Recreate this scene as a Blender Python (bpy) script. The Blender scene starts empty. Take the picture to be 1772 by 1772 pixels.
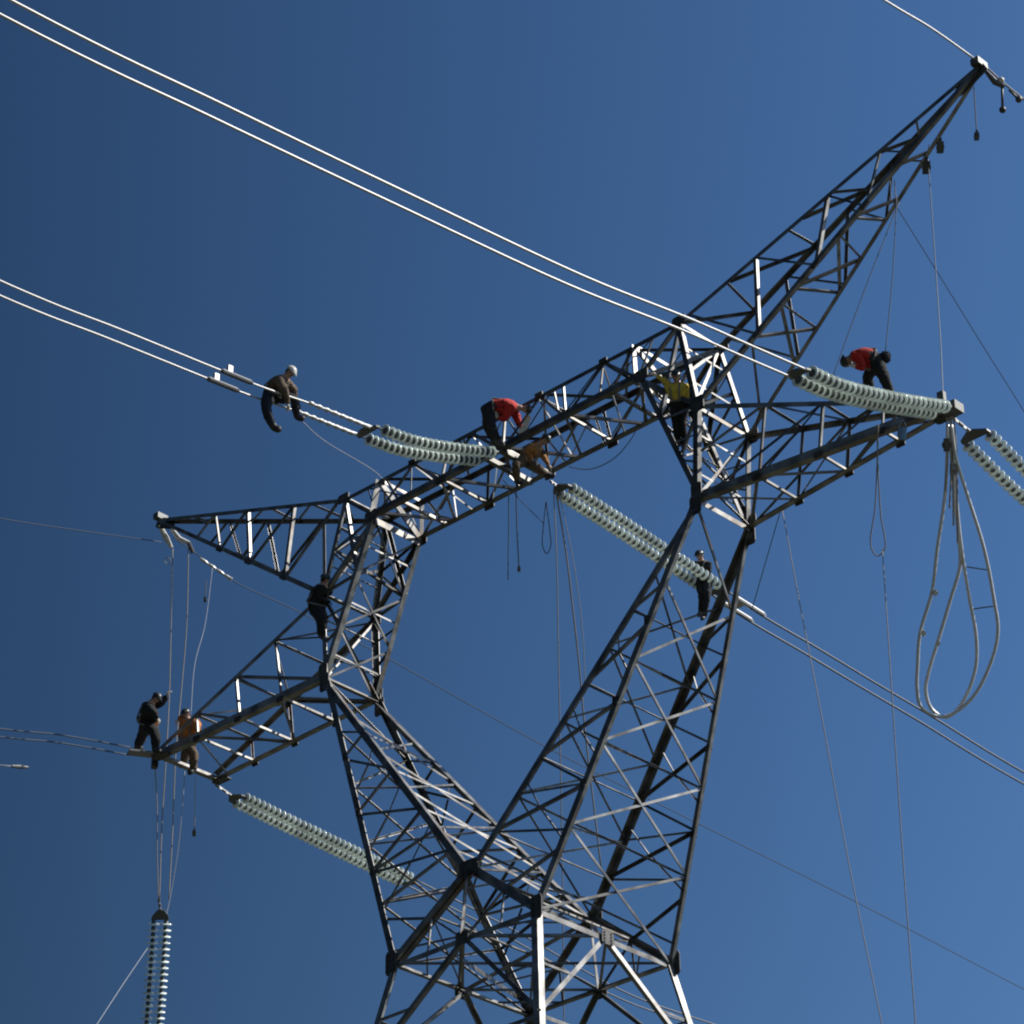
import bpy, bmesh, math, random
from mathutils import Vector, Matrix
random.seed(11)
R = math.radians
scene = bpy.context.scene
col = scene.collection

# ------------------------------------------------------------------ camera model and tower frame
FPX, TH, RO, AZ = 5035.35, R(30.9478), R(-0.64667), R(-43.4293)
EYE = Vector((0, 0, 1.6))
fw = Vector((0, math.cos(TH), math.sin(TH)))
_r = Vector((1, 0, 0)); _u = Vector((0, -math.sin(TH), math.cos(TH)))
rt = _r * math.cos(RO) + _u * math.sin(RO)
up = -_r * math.sin(RO) + _u * math.cos(RO)
ORG = Vector((0.3245525, 56.27346113, 27.61276936))
U = Vector((math.cos(AZ), math.sin(AZ), 0)); V = Vector((-U.y, U.x, 0)); W = Vector((0, 0, 1))

def tw(u, v, w): return ORG + U * u + V * v + W * w
def ray(x, y): return fw * FPX + rt * (x - 886) - up * (y - 886)
def on_u(x, y, u):
    d = ray(x, y); return EYE + d * ((u - (EYE - ORG).dot(U)) / d.dot(U))
def at_depth(x, y, z):
    d = ray(x, y); return EYE + d * (z / FPX)
def depth(p): return (p - EYE).dot(fw)
def pix(p):
    q = p - EYE; z = q.dot(fw)
    return (886 + FPX * q.dot(rt) / z, 886 - FPX * q.dot(up) / z)

cam_d = bpy.data.cameras.new('camera'); cam = bpy.data.objects.new('camera', cam_d); col.objects.link(cam)
cam.matrix_world = Matrix(((rt.x, up.x, -fw.x, EYE.x), (rt.y, up.y, -fw.y, EYE.y), (rt.z, up.z, -fw.z, EYE.z), (0, 0, 0, 1)))
cam_d.sensor_width = 36; cam_d.lens = 36 * FPX / 1772; cam_d.clip_end = 9000; cam_d.clip_start = .1
scene.camera = cam
scene.cycles.filter_width = 2.1

# ------------------------------------------------------------------ light
SUN_EL, SUN_AZ = R(44), R(3)
sd = Vector((math.cos(SUN_EL) * math.cos(SUN_AZ), math.cos(SUN_EL) * math.sin(SUN_AZ), math.sin(SUN_EL)))
wd = bpy.data.worlds.new('World'); scene.world = wd; wd.use_nodes = True
nt = wd.node_tree; sky = nt.nodes.new('ShaderNodeTexSky'); sky.sky_type = 'NISHITA'; sky.sun_disc = False
sky.sun_elevation = SUN_EL; sky.sun_rotation = math.pi / 2 - SUN_AZ
sky.altitude = 2000; sky.air_density = 1.0; sky.dust_density = 2; sky.ozone_density = 2.4
# the sky as seen through a polarising filter: deep blue away from the sun, paler towards it
hs = nt.nodes.new('ShaderNodeHueSaturation'); hs.inputs['Saturation'].default_value = 1.2
geo = nt.nodes.new('ShaderNodeNewGeometry'); dot = nt.nodes.new('ShaderNodeVectorMath'); dot.operation = 'DOT_PRODUCT'
dot.inputs[1].default_value = (.958, 0, .287)
mr = nt.nodes.new('ShaderNodeMapRange'); mr.inputs[1].default_value = -.348; mr.inputs[2].default_value = .172; mr.inputs[3].default_value = 1.6; mr.inputs[4].default_value = .34
mx = nt.nodes.new('ShaderNodeVectorMath'); mx.operation = 'SCALE'
bg = nt.nodes['Background']; bg.inputs[1].default_value = 0.06
nt.links.new(sky.outputs[0], hs.inputs['Color']); nt.links.new(hs.outputs[0], mx.inputs[0])
nt.links.new(geo.outputs['Incoming'], dot.inputs[0]); nt.links.new(dot.outputs['Value'], mr.inputs[0]); nt.links.new(mr.outputs[0], mx.inputs[3]); nt.links.new(mx.outputs[0], bg.inputs[0])
sl = bpy.data.lights.new('sun', 'SUN'); sl.energy = 5; sl.angle = R(.53); sl.color = (1, .955, .89)
so = bpy.data.objects.new('sun', sl); col.objects.link(so); so.rotation_euler = sd.to_track_quat('Z', 'Y').to_euler()
vs = scene.view_settings; vs.view_transform = 'Standard'; vs.look = 'None'; vs.exposure = 0.33; vs.gamma = 1

# ------------------------------------------------------------------ materials
def mat(name, c, rough=.5, metal=0., noise=0., scale=6., c2=None, spec=.5, trans=0.):
    m = bpy.data.materials.new(name); m.use_nodes = True
    n = m.node_tree; b = n.nodes['Principled BSDF']
    b.inputs['Base Color'].default_value = (*c, 1); b.inputs['Roughness'].default_value = rough
    b.inputs['Metallic'].default_value = metal; b.inputs['Specular IOR Level'].default_value = spec
    b.inputs['Transmission Weight'].default_value = trans
    if noise or c2:
        tc = n.nodes.new('ShaderNodeTexCoord'); t = n.nodes.new('ShaderNodeTexNoise'); t.inputs['Scale'].default_value = scale
        t.inputs['Detail'].default_value = 4; n.links.new(tc.outputs['Object'], t.inputs['Vector'])
        rp = n.nodes.new('ShaderNodeValToRGB'); n.links.new(t.outputs['Fac'], rp.inputs[0])
        a = c2 or tuple(x * (1 - noise) for x in c); bcol = c if c2 else tuple(min(1, x * (1 + noise)) for x in c)
        rp.color_ramp.elements[0].position = .32; rp.color_ramp.elements[1].position = .68
        rp.color_ramp.elements[0].color = (*a, 1); rp.color_ramp.elements[1].color = (*bcol, 1)
        n.links.new(rp.outputs[0], b.inputs['Base Color'])
        mr = n.nodes.new('ShaderNodeMapRange'); mr.inputs[3].default_value = max(.05, rough - .08); mr.inputs[4].default_value = min(1, rough + .1)
        n.links.new(t.outputs['Fac'], mr.inputs[0]); n.links.new(mr.outputs[0], b.inputs['Roughness'])
    return m
M = dict(
    steel=mat('weathered_steel', (.27, .265, .25), .45, .75, c2=(.10, .097, .09), scale=2.5),
    plate=mat('gusset_steel', (.085, .082, .076), .5, .6, noise=.25, scale=4),
    fitting=mat('forged_fitting', (.25, .25, .25), .45, .6, noise=.25, scale=9),
    bright=mat('pale_aluminium', (.47, .47, .455), .45, .35, noise=.06, scale=14),  # paler aluminium, mainly the conductors on the camera side
    loop=mat('loop_cable', (.66, .66, .65), .4, .4, noise=.12, scale=20),
    dull=mat('grey_aluminium', (.11, .115, .12), .5, .4, noise=.15, scale=14),  # darker aluminium, mainly the conductors beyond the tower
    wire=mat('thin_steel_wire', (.33, .34, .36), .5, .3),
    glass=mat('insulator_glass', (.86, .96, .89), .14, 0, spec=1.0, noise=.06, scale=5),
    cap=mat('insulator_cap', (.10, .105, .10), .5, .5),
    rope=mat('hemp_rope', (.25, .225, .19), .9, 0, noise=.25, scale=30),
    palerope=mat('nylon_rope', (.33, .35, .38), .8, 0, noise=.12, scale=30),
    darkrope=mat('dark_rope', (.07, .09, .12), .9),
    soil=mat('meadow', (.036, .045, .02), .95, 0, c2=(.05, .043, .03), scale=.08),
    concrete=mat('concrete', (.35, .34, .32), .9, 0, noise=.15, scale=3),
    skin=mat('skin', (.42, .25, .18), .6), glove=mat('glove', (.62, .55, .45), .8), boot=mat('boot', (.02, .018, .016), .6),
    black=mat('black_cloth', (.012, .012, .014), .9, noise=.3, scale=12), navy=mat('navy_cloth', (.014, .017, .026), .9, noise=.3, scale=12),
    brown=mat('brown_cloth', (.12, .085, .055), .9, noise=.35, scale=12), red=mat('red_cloth', (.44, .014, .007), .8, noise=.22, scale=9),
    orange=mat('orange_cloth', (.46, .16, .03), .8, noise=.3, scale=12), ochre=mat('ochre_cloth', (.40, .19, .06), .8, noise=.3, scale=12),
    yellow=mat('yellow_cloth', (.62, .45, .05), .75, noise=.2, scale=10), green=mat('green_cloth', (.05, .07, .03), .85, noise=.2, scale=10),
    maroon=mat('maroon_cloth', (.05, .012, .012), .85), strap=mat('webbing', (.16, .15, .14), .8),
    white=mat('white_shell', (.60, .56, .48), .35), darkshell=mat('dark_shell', (.02, .025, .022), .4), pale_grey=mat('pale_grey', (.55, .54, .5), .85, noise=.12, scale=8),  # last material: sunlight-pale brace slab, also the left peak shackle
    hair=mat('hair', (.02, .014, .01), .7), eye=mat('eye', (.02, .02, .02), .3),
)


def tint(m, lo, hi, rust=None):
    n = m.node_tree; b = n.nodes['Principled BSDF']; src = b.inputs['Base Color'].links[0].from_socket
    oi = n.nodes.new('ShaderNodeObjectInfo'); mr = n.nodes.new('ShaderNodeMapRange'); mr.inputs[3].default_value = lo; mr.inputs[4].default_value = hi
    n.links.new(oi.outputs['Random'], mr.inputs[0]); v = n.nodes.new('ShaderNodeVectorMath'); v.operation = 'SCALE'
    n.links.new(src, v.inputs[0]); n.links.new(mr.outputs[0], v.inputs[3]); out = v.outputs[0]
    if rust:
        tc = n.nodes.new('ShaderNodeTexCoord'); t = n.nodes.new('ShaderNodeTexNoise'); t.inputs['Scale'].default_value = 1.3; t.inputs['Detail'].default_value = 8
        n.links.new(tc.outputs['Object'], t.inputs['Vector']); rp = n.nodes.new('ShaderNodeValToRGB'); rp.color_ramp.elements[0].position = .56; rp.color_ramp.elements[1].position = .66
        n.links.new(t.outputs['Fac'], rp.inputs[0]); mx = n.nodes.new('ShaderNodeMix'); mx.data_type = 'RGBA'; mx.inputs['B'].default_value = (*rust, 1)
        sc_ = n.nodes.new('ShaderNodeMath'); sc_.operation = 'MULTIPLY'; sc_.inputs[1].default_value = .55
        n.links.new(rp.outputs[0], sc_.inputs[0]); n.links.new(sc_.outputs[0], mx.inputs['Factor']); n.links.new(out, mx.inputs['A']); out = mx.outputs['Result']
    n.links.new(out, b.inputs['Base Color'])
tint(M['glass'], .74, 1.1); tint(M['steel'], .6, 1.35, (.09, .06, .04)); tint(M['plate'], .75, 1.25, (.07, .045, .03))
for k in ('black', 'navy', 'brown', 'red', 'orange', 'ochre', 'yellow', 'maroon'):      # cloth folds
    n = M[k].node_tree; b_ = n.nodes['Principled BSDF']
    if not n.nodes.get('Texture Coordinate'): tc = n.nodes.new('ShaderNodeTexCoord')
    else: tc = n.nodes['Texture Coordinate']
    wv = n.nodes.new('ShaderNodeTexNoise'); wv.inputs['Scale'].default_value = 11; wv.inputs['Detail'].default_value = 3; wv.inputs['Distortion'].default_value = 1.2
    bp = n.nodes.new('ShaderNodeBump'); bp.inputs['Strength'].default_value = .9; bp.inputs['Distance'].default_value = .05
    n.links.new(tc.outputs['Object'], wv.inputs['Vector']); n.links.new(wv.outputs['Fac'], bp.inputs['Height']); n.links.new(bp.outputs[0], b_.inputs['Normal'])

# ------------------------------------------------------------------ helpers
def obj(name, bm, m, parent=None, smooth=False):
    me = bpy.data.meshes.new(name); bm.normal_update(); bm.to_mesh(me); bm.free()
    for k in (m if isinstance(m, (list, tuple)) else [m]): me.materials.append(k)
    if smooth:
        for p in me.polygons: p.use_smooth = True
    o = bpy.data.objects.new(name, me); col.objects.link(o)
    if parent: o.parent = parent; o.matrix_parent_inverse = parent.matrix_basis.inverted()
    return o
def empty(name, loc=(0, 0, 0), parent=None):
    o = bpy.data.objects.new(name, None); col.objects.link(o); o.location = loc; o.empty_display_size = .2
    if parent: o.parent = parent; o.matrix_parent_inverse = parent.matrix_basis.inverted()
    return o
def tag(o, label, cat, group=None, kind=None):
    o['label'] = label; o['category'] = cat
    if group: o['group'] = group
    if kind: o['kind'] = kind
    return o
def extrude(bm, prof, a, b, X, Y):
    A = [bm.verts.new(a + X * x + Y * y) for x, y in prof]; B = [bm.verts.new(b + X * x + Y * y) for x, y in prof]
    n = len(prof)
    for i in range(n): bm.faces.new((A[i], A[(i + 1) % n], B[(i + 1) % n], B[i]))
    bm.faces.new(A[::-1]); bm.faces.new(B)
def angle(bm, a, b, n, s, t=None, flip=False, off=0.):
    """rolled steel angle from a to b; one leg lies in the plane with normal n, the other points inward (-n)"""
    s *= .84; t = t or s * .11
    d = (b - a).normalized(); n = (n - d * n.dot(d)).normalized(); x = d.cross(n)
    if flip: x = -x
    a = a - n * off; b = b - n * off
    pr = [(-s * .3, 0), (s * .7, 0), (s * .7, -t), (-s * .3 + t, -t), (-s * .3 + t, -s), (-s * .3, -s)]
    extrude(bm, pr, a, b, x, n)
def chord(bm, a, b, n1, n2, s, t=None, k=1.):
    """corner angle: legs lie in the two faces whose outward normals are n1 and n2"""
    s *= .82; t = t or s * .12
    d = (b - a).normalized(); x = (n1 - d * n1.dot(d)).normalized(); y = (n2 - d * n2.dot(d)); y = (y - x * y.dot(x)).normalized()
    pr = [(0, 0), (-s, 0), (-s, -t), (-t, -t), (-t, -s * k), (0, -s * k)]
    extrude(bm, pr, a, b, x, y)
def plate(bm, c, X, Y, n, w, h, t=.02, cut=.14):
    X = X.normalized(); n = n.normalized(); Y = n.cross(X)
    a, b = w / 2, h / 2
    pr = [(-a, -b * (1 - 2 * cut)), (-a * (1 - 2 * cut), -b), (a * (1 - 2 * cut), -b), (a, -b * (1 - 2 * cut)), (a, b * (1 - 2 * cut)), (a * (1 - 2 * cut), b), (-a * (1 - 2 * cut), b), (-a, b * (1 - 2 * cut))]
    extrude(bm, pr, c - n * t / 2, c + n * t / 2, X, Y)
def box(bm, c, X, Y, Z, sx, sy, sz):
    pr = [(-sx / 2, -sy / 2), (sx / 2, -sy / 2), (sx / 2, sy / 2), (-sx / 2, sy / 2)]
    extrude(bm, pr, c - Z * sz / 2, c + Z * sz / 2, X, Y)
def frame_of(d):
    d = d.normalized(); a = W if abs(d.z) < .9 else U
    x = d.cross(a).normalized(); return x, d.cross(x)
def tube(bm, pts, r, k=8, cap=True, mi=0):
    rings = []; n = len(pts); px = None
    for i, p in enumerate(pts):
        d = (pts[min(i + 1, n - 1)] - pts[max(i - 1, 0)]).normalized()
        if px is None: x, y = frame_of(d)
        else: x = (px - d * px.dot(d)).normalized(); y = d.cross(x)
        px = x; rr = r[i] if isinstance(r, (list, tuple)) else r
        rings.append([bm.verts.new(p + (x * math.cos(2 * math.pi * j / k) + y * math.sin(2 * math.pi * j / k)) * rr) for j in range(k)])
    for a, b in zip(rings, rings[1:]):
        for j in range(k): bm.faces.new((a[j], a[(j + 1) % k], b[(j + 1) % k], b[j])).material_index = mi
    if cap: bm.faces.new(rings[0][::-1]).material_index = mi; bm.faces.new(rings[-1]).material_index = mi
def spline(pts, k=8):
    """centripetal Catmull-Rom through pts"""
    P = [pts[0] * 2 - pts[1]] + list(pts) + [pts[-1] * 2 - pts[-2]]; out = []
    for i in range(1, len(P) - 2):
        p = P[i - 1:i + 3]; t = [0.]
        for j in range(3): t.append(t[-1] + max(1e-4, (p[j + 1] - p[j]).length ** .5))
        for j in range(k):
            x = t[1] + (t[2] - t[1]) * j / k
            A = [(p[m] * (t[m + 1] - x) + p[m + 1] * (x - t[m])) / (t[m + 1] - t[m]) for m in range(3)]
            B = [(A[m] * (t[m + 2] - x) + A[m + 1] * (x - t[m])) / (t[m + 2] - t[m]) for m in range(2)]
            out.append((B[0] * (t[2] - x) + B[1] * (x - t[1])) / (t[2] - t[1]))
    return out + [pts[-1]]
def ball(bm, c, r, mi=0, sx=1, sy=1, sz=1, seg=12):
    g = bmesh.ops.create_uvsphere(bm, u_segments=seg, v_segments=max(6, seg - 4), radius=r, matrix=Matrix.Translation(c) @ Matrix.Diagonal((sx, sy, sz, 1)))
    for v in g['verts']:
        for f in v.link_faces: f.material_index = mi

# ------------------------------------------------------------------ ground
bm = bmesh.new()
bmesh.ops.create_circle(bm, cap_ends=True, segments=96, radius=5000)
g = obj('ground', bm, M['soil']); g['kind'] = 'structure'

# ------------------------------------------------------------------ lattice tower
NA, NO, NN, NT, NP, NS, NW, NK = (5.68, .86, 5.27), (5.83, .88, 7.55), (4.13, .80, 9.06), (5.29, .71, 10.03), (13.1, .07, 13.02), (11.5, .96, 5.22), (2.06, 2.06, -3.18), (0, 1.86, -1.59)
def nd(t, su, sv): return tw(t[0] * su, t[1] * sv, t[2])
def lp(a, b, t): return a + (b - a) * t
tower = empty('lattice_tower', (ORG.x, ORG.y, 0))
tag(tower, 'tall dark steel lattice pylon with two crossarms and two horn-like peaks, workers on it', 'pylon')
def part(name, chords, k=1.):
    bm = bmesh.new()
    for i, (a, b, n1, n2, s) in enumerate(chords): chord(bm, a, b, n1, n2, s, k=k if i % 3 == 0 else 1.)
    return obj(name, bm, M['steel'], tower)
def brace(parent, a, b, n, s=.075, flip=False):
    bm = bmesh.new(); d = (b - a).normalized(); e = min(.05, (b - a).length * .04)
    angle(bm, a + d * e, b - d * e, n, s, flip=flip, off=.015 + random.random() * .03)
    return obj('brace', bm, M['steel'], parent)
def gusset(parent, c, X, n, w, h, off=.0):
    bm = bmesh.new(); plate(bm, c + n * off, X, None, n, w * .74, h * .72); n_ = n.normalized(); x_ = (X - n_ * X.dot(n_)).normalized(); y_ = n_.cross(x_)
    for i in (-1.3, -.45, .45, 1.3):
        for j in (-1, 1):                                # bolt heads
            p = c + n * off + x_ * (i * w * .2) + y_ * (j * h * .2); tube(bm, [p + n_ * .008, p + n_ * .034], .019, 6)
    return obj('gusset_plate', bm, M['plate'], parent)

for su in (1, -1):
    Us = U * su
    leg_ch, f = [], {}
    for sv in (-1, 1):
        Vs = V * sv
        A, Wc, K = nd(NA, su, sv), nd(NW, su, sv), nd(NK, su, sv)
        f['o', sv] = (A, Wc); f['i', sv] = (A, K)
        leg_ch += [(A, Wc, Us, Vs, .19), (A + Vs * .0 - Us * .04, K, -Us, Vs, .19), (K, nd(NW, -su, sv), -W, Vs, .15)]
    leg = part('leg', leg_ch, .55)
    L = lambda c, sv, t: lp(*f[c, sv], t)
    for c, n in (('o', Us), ('i', -Us)):
        for t in (.0, .2, .4, .6, .8):
            if t > 0 or c == 'o':
                brace(leg, L(c, -1, t), L(c, 1, t + .2), n, .08 if c == 'o' else .06)
            if t > 0: brace(leg, L(c, -1, t + .2), L(c, 1, t), n, .065 if c == 'o' else .05, flip=True)
    for sv in (-1, 1):
        n = V * sv
        brace(leg, L('o', sv, .2), L('i', sv, .3), n, .06); brace(leg, L('i', sv, .3), L('o', sv, .3), n, .055)
        brace(leg, L('o', sv, .3), L('i', sv, .5), n, .075); brace(leg, L('i', sv, .5), L('o', sv, .5), n, .06)
        brace(leg, L('o', sv, .5), L('i', sv, .7), n, .08); brace(leg, L('i', sv, .7), L('o', sv, .7), n, .065)
        brace(leg, L('i', sv, .8), L('o', sv, .7), n, .06); brace(leg, L('i', sv, .9), L('o', sv, .81), n, .065)
        brace(leg, L('o', sv, .7), L('i', sv, .9), n, .08); brace(leg, L('o', sv, .85), lp(nd(NK, su, sv), nd(NW, su, sv), .5), n, .075)
        brace(leg, nd(NK, su, sv) - n * .03, nd(NW, su, sv) - n * .03, n, .14)
        gusset(leg, nd(NA, su, sv) - W * .12 - Us * .05, W, n, .62, .42, .02)
        gusset(leg, nd(NW, su, sv) + W * .05, W, n, .7, .42, .02)
        for t in (.3, .5, .7): gusset(leg, L('o', sv, t) - Us * .1, W, n, .26, .2, .012)
    for c, n in (('o', Us), ('i', -Us)):
        for t in ((.3, .5, .7, .9) if c == 'i' else ()): brace(leg, L(c, -1, t), L(c, 1, t), n, .05)
    for t in (.4, .6, .8, .95):
        brace(leg, L('i', -1, t), L('o', 1, t), W, .045); brace(leg, L('o', -1, t), L('i', 1, t), W, .045)
    for sv in (-1, 1):
        n = V * sv
        for a in (.3, .5, .7):
            c = lp(L('o', sv, a), L('i', sv, a + .2), .5)
            brace(leg, c, L('o', sv, a + .14), n, .042); brace(leg, c, L('i', sv, a + .06), n, .042)
    brace(leg, nd(NA, su, -1) + Us * .05, nd(NA, su, 1) + Us * .05, Us, .14)
    # neck: the box between crossarm and bridge
    ch = []
    for sv in (-1, 1):
        Vs = V * sv; A, O, N, T = (nd(k, su, sv) for k in (NA, NO, NN, NT))
        ch += [(O, A, Us, Vs, .16), (T, O, Us, Vs, .15), (N, A, -Us, Vs, .16)]
    neck = part('neck_frame', ch)
    for sv in (-1, 1):
        n = V * sv; A, O, N, T = (nd(k, su, sv) for k in (NA, NO, NN, NT))
        brace(neck, N, O, n, .12); brace(neck, T, N, n, .1); brace(neck, T, lp(N, A, .36), n, .1); brace(neck, lp(N, A, .36), O, n, .07)
        brace(neck, O, lp(N, A, .68), n, .07); brace(neck, lp(N, A, .68), lp(O, A, .6), n, .06); brace(neck, N, lp(T, O, .55), n, .06)
        brace(neck, lp(T, O, .55), lp(N, A, .36), n, .055)
        gusset(neck, O, W, n, .5, .5, .02); gusset(neck, N + Us * .1, U, n, .55, .4, .02); gusset(neck, T, U, n, .5, .34, .02); gusset(neck, A + W * .2, W, n, .5, .4, .026)
    q = {k: [nd(t, su, s) for s in (-1, 1)] for k, t in (('A', NA), ('O', NO), ('N', NN), ('T', NT))}
    brace(neck, q['O'][0], q['A'][1], Us, .12); brace(neck, q['A'][0], q['O'][1], Us, .09, flip=True)
    brace(neck, q['T'][1], q['O'][0], Us, .09); brace(neck, q['O'][0], q['O'][1], Us, .11); brace(neck, q['T'][0], q['T'][1], Us, .09)
    brace(neck, q['T'][1], lp(q['T'][0], q['O'][0], .6), Us, .08, flip=True)
    for a, b in ((0, .36), (.36, .68), (.68, 1)):
        brace(neck, lp(q['N'][0], q['A'][0], a), lp(q['N'][1], q['A'][1], b), -Us, .07)
        brace(neck, lp(q['N'][1], q['A'][1], a), lp(q['N'][0], q['A'][0], b), -Us, .06, flip=True)
    brace(neck, q['N'][0] - W * .1, q['N'][1] - W * .1, U, .2 if su < 0 else .16); brace(neck, q['N'][0], q['T'][1], Us, .12)
    m0 = lp(nd(NT, su, -1), nd(NT, -su, -1), .12); m1 = lp(nd(NT, su, 1), nd(NT, -su, 1), .12)
    brace(neck, m0, q['N'][0], U, .2 if su < 0 else .15); brace(neck, m0, q['N'][1], U, .2 if su < 0 else .15); brace(neck, m0, m1, U, .1); brace(neck, m1, q['N'][1], U, .16)
    m2 = lp(q['N'][0], q['A'][0], .36); m3 = lp(q['N'][1], q['A'][1], .36)
    brace(neck, m2, lp(q['T'][1], q['O'][1], .5), U, .08); brace(neck, m3, lp(q['T'][0], q['O'][0], .5), U, .07)
    for k in (-1, 1):
        n = V * k; A, O, N, T = (nd(t_, su, k) for t_ in (NA, NO, NN, NT))
        brace(neck, lp(N, A, .18), lp(T, O, .3), n, .045); brace(neck, lp(N, A, .55), lp(O, A, .3), n, .045); brace(neck, lp(N, A, .82), lp(O, A, .78), n, .042)
    for t in (.3, .7): brace(neck, lp(q['T'][0], q['O'][0], t), lp(q['T'][1], q['O'][1], t), Us, .05); brace(neck, lp(q['O'][0], q['A'][0], t), lp(q['O'][1], q['A'][1], t), Us, .05)
    for t in (.18, .52, .84): brace(neck, lp(q['N'][0], q['A'][0], t), lp(q['N'][1], q['A'][1], t), -Us, .05)
    # crossarm
    wide = 1.0 if su < 0 else .14
    S = {s: tw(NS[0] * su, NS[1] * wide * s, NS[2]) for s in (-1, 1)}
    St = {s: S[s] + W * .22 for s in (-1, 1)}
    arm = part('crossarm', [c for s in (-1, 1) for c in ((nd(NA, su, s), S[s], -W, V * s, .22 if s < 0 else .17), (nd(NO, su, s), St[s], W, V * s, .13))]
               + ([(S[-1], S[1], Us, -W, .2)] if su < 0 else []))
    bt = lambda s, t: lp(nd(NA, su, s), S[s], t)
    tp = lambda s, t: lp(nd(NO, su, s), St[s], t)
    for s in (-1, 1):
        n = V * s
        brace(arm, bt(s, 0), tp(s, .52), n, .085); brace(arm, tp(s, .52), bt(s, .5), n, .07); brace(arm, tp(s, .28), bt(s, .25), n, .06)
        brace(arm, tp(s, .28), lp(nd(NA, su, s), nd(NO, su, s), .5), n, .05); brace(arm, bt(s, .5), tp(s, .76), n, .07); brace(arm, tp(s, .76), bt(s, .75), n, .055)
        brace(arm, bt(s, .25), tp(s, .52), n, .055)
        gusset(arm, S[s] - Us * .2, U, -W, .7, .35, .02)
        for t in (.25, .5, .75): gusset(arm, bt(s, t), U, n, .3, .2, .012)
    for t in (.25, .5, .75): brace(arm, bt(-1, t), bt(1, t), -W, .065)
    for a, b in ((0, .25), (.5, .25), (.5, .75)): brace(arm, bt(1, a), bt(-1, b), -W, .08)
    for a, b in ((0, .25), (.25, .5), (.75, .5), (.75, .92)): brace(arm, bt(-1, a), bt(1, b), -W, .06, flip=True)
    for t in (.28, .52, .76): brace(arm, tp(-1, t), tp(1, t), W, .06)
    for a, b in ((0, .28), (.52, .28), (.52, .76)): brace(arm, tp(1, a), tp(-1, b), W, .06)
    # peak
    P = {s: tw(NP[0] * su, NP[1] * s, NP[2]) for s in (-1, 1)}
    TP = lambda s, t: lp(nd(NT, su, s), P[s], t)
    OP = lambda s, t: lp(nd(NO, su, s), P[s] - W * .12, t)
    pk = part('earth_wire_peak', [c for s in (-1, 1) for c in ((TP(s, 0), TP(s, 1), W, V * s, .12), (OP(s, 0), OP(s, 1), -W, V * s, .12))])
    for a, b, k in ((.0, .14, .08), (.165, .381, .08), (.414, .587, .08), (.52, .587, .06), (.675, .77, .07)): brace(pk, TP(-1, a), TP(1, b), W, k)
    for a, b in ((.165, .14), (.374, .381), (.8, .77)): brace(pk, TP(-1, a), TP(1, b), W, .055)
    nf = {s: V * s for s in (-1, 1)}
    for s in (-1, 1):
        brace(pk, TP(s, .26), OP(s, .215), nf[s], .1 if s < 0 else .07); brace(pk, TP(s, .506), OP(s, .423), nf[s], .1 if s < 0 else .07)
        brace(pk, TP(s, .03), OP(s, .215), nf[s], .07); brace(pk, TP(s, .26), OP(s, .423), nf[s], .065); brace(pk, TP(s, .506), OP(s, .6), nf[s], .06); brace(pk, TP(s, .68), OP(s, .6), nf[s], .055); brace(pk, TP(s, .68), OP(s, .76), nf[s], .055)
    for a, b, k in ((.305, .2, .1), (.305, .3, .06), (.2, .3, .075), (.348, .4, .07), (.348, .494, .075), (.512, .40, .1), (.512, .494, .06), (.56, .6, .065), (.56, .66, .07), (.71, .786, .07), (.2, .05, .07)):
        brace(pk, OP(-1, a), OP(1, b), -W + Us * .7, k)
    gusset(pk, lp(TP(-1, .97), TP(1, .97), .5) - W * .12, U * su + W * .45, V, 1.1, .42)
    for t in (.215, .423, .6): gusset(pk, OP(-1, t), U * su + W * .75, V, .34, .16, -.012)
    for t in (.381, .587): gusset(pk, TP(1, t), U * su + W * .4, V, .3, .15, .012)
    bm = bmesh.new(); c = P[-1]
    box(bm, tw(NP[0] * su, 0, NP[2] + .06), U, V, W, .2, .34, .16); obj('apex_bracket', bm, M['cap'], pk)

# bridge beam
ch = []
for s in (-1, 1):
    ch += [(nd(NT, -1, s), nd(NT, 1, s), W, V * s, .13), (nd(NN, -1, s), nd(NN, 1, s), -W, V * s, .17)]
beam = part('bridge_beam', ch)
TB = lambda s, t: lp(nd(NT, -1, s), nd(NT, 1, s), t)
NB = lambda s, t: lp(nd(NN, -1, s), nd(NN, 1, s), t)
for s in (-1, 1):
    n = V * s
    zz = [('N', 0), ('T', .22), ('N', .265), ('T', .40), ('N', .5), ('T', .605), ('N', .735), ('T', .79), ('N', 1)]
    for (a, ta), (b, tb) in zip(zz, zz[1:]): brace(beam, (NB if a == 'N' else TB)(s, ta), (NB if b == 'N' else TB)(s, tb), n, .085)
    for a, b in ((.67, .735), (.33, .265), (.5, .5), (.87, .9), (.13, .1)): brace(beam, TB(s, a), NB(s, b), n, .06)
    for a, b in ((.22, .13), (.79, .87)): brace(beam, TB(s, a), lp(TB(s, b), NB(s, b), .5), n, .05)
    for t in (.265, .5, .735): gusset(beam, NB(s, t), U, n, .42, .26, .015)
    for t in (.22, .605, .79): gusset(beam, TB(s, t), U, n, .32, .2, .015)
zz = [(-1, 0), (1, .13), (-1, .265), (1, .38), (-1, .5), (1, .62), (-1, .735), (1, .86), (-1, 1)]
for (a, ta), (b, tb) in zip(zz, zz[1:]): brace(beam, NB(a, ta), NB(b, tb), -W, .075)
for t in (.1, .265, .5, .735, .9): brace(beam, NB(-1, t), NB(1, t), -W, .09 if t in (.1, .9) else .07)
for (a, ta), (b, tb) in zip(zz, zz[1:]): brace(beam, TB(-a, ta), TB(-b, tb), W, .065)
for t in (.22, .4, .605, .79):
    brace(beam, TB(-1, t), TB(1, t), W, .065); brace(beam, TB(-1, t), NB(1, t), U, .055)
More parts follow.
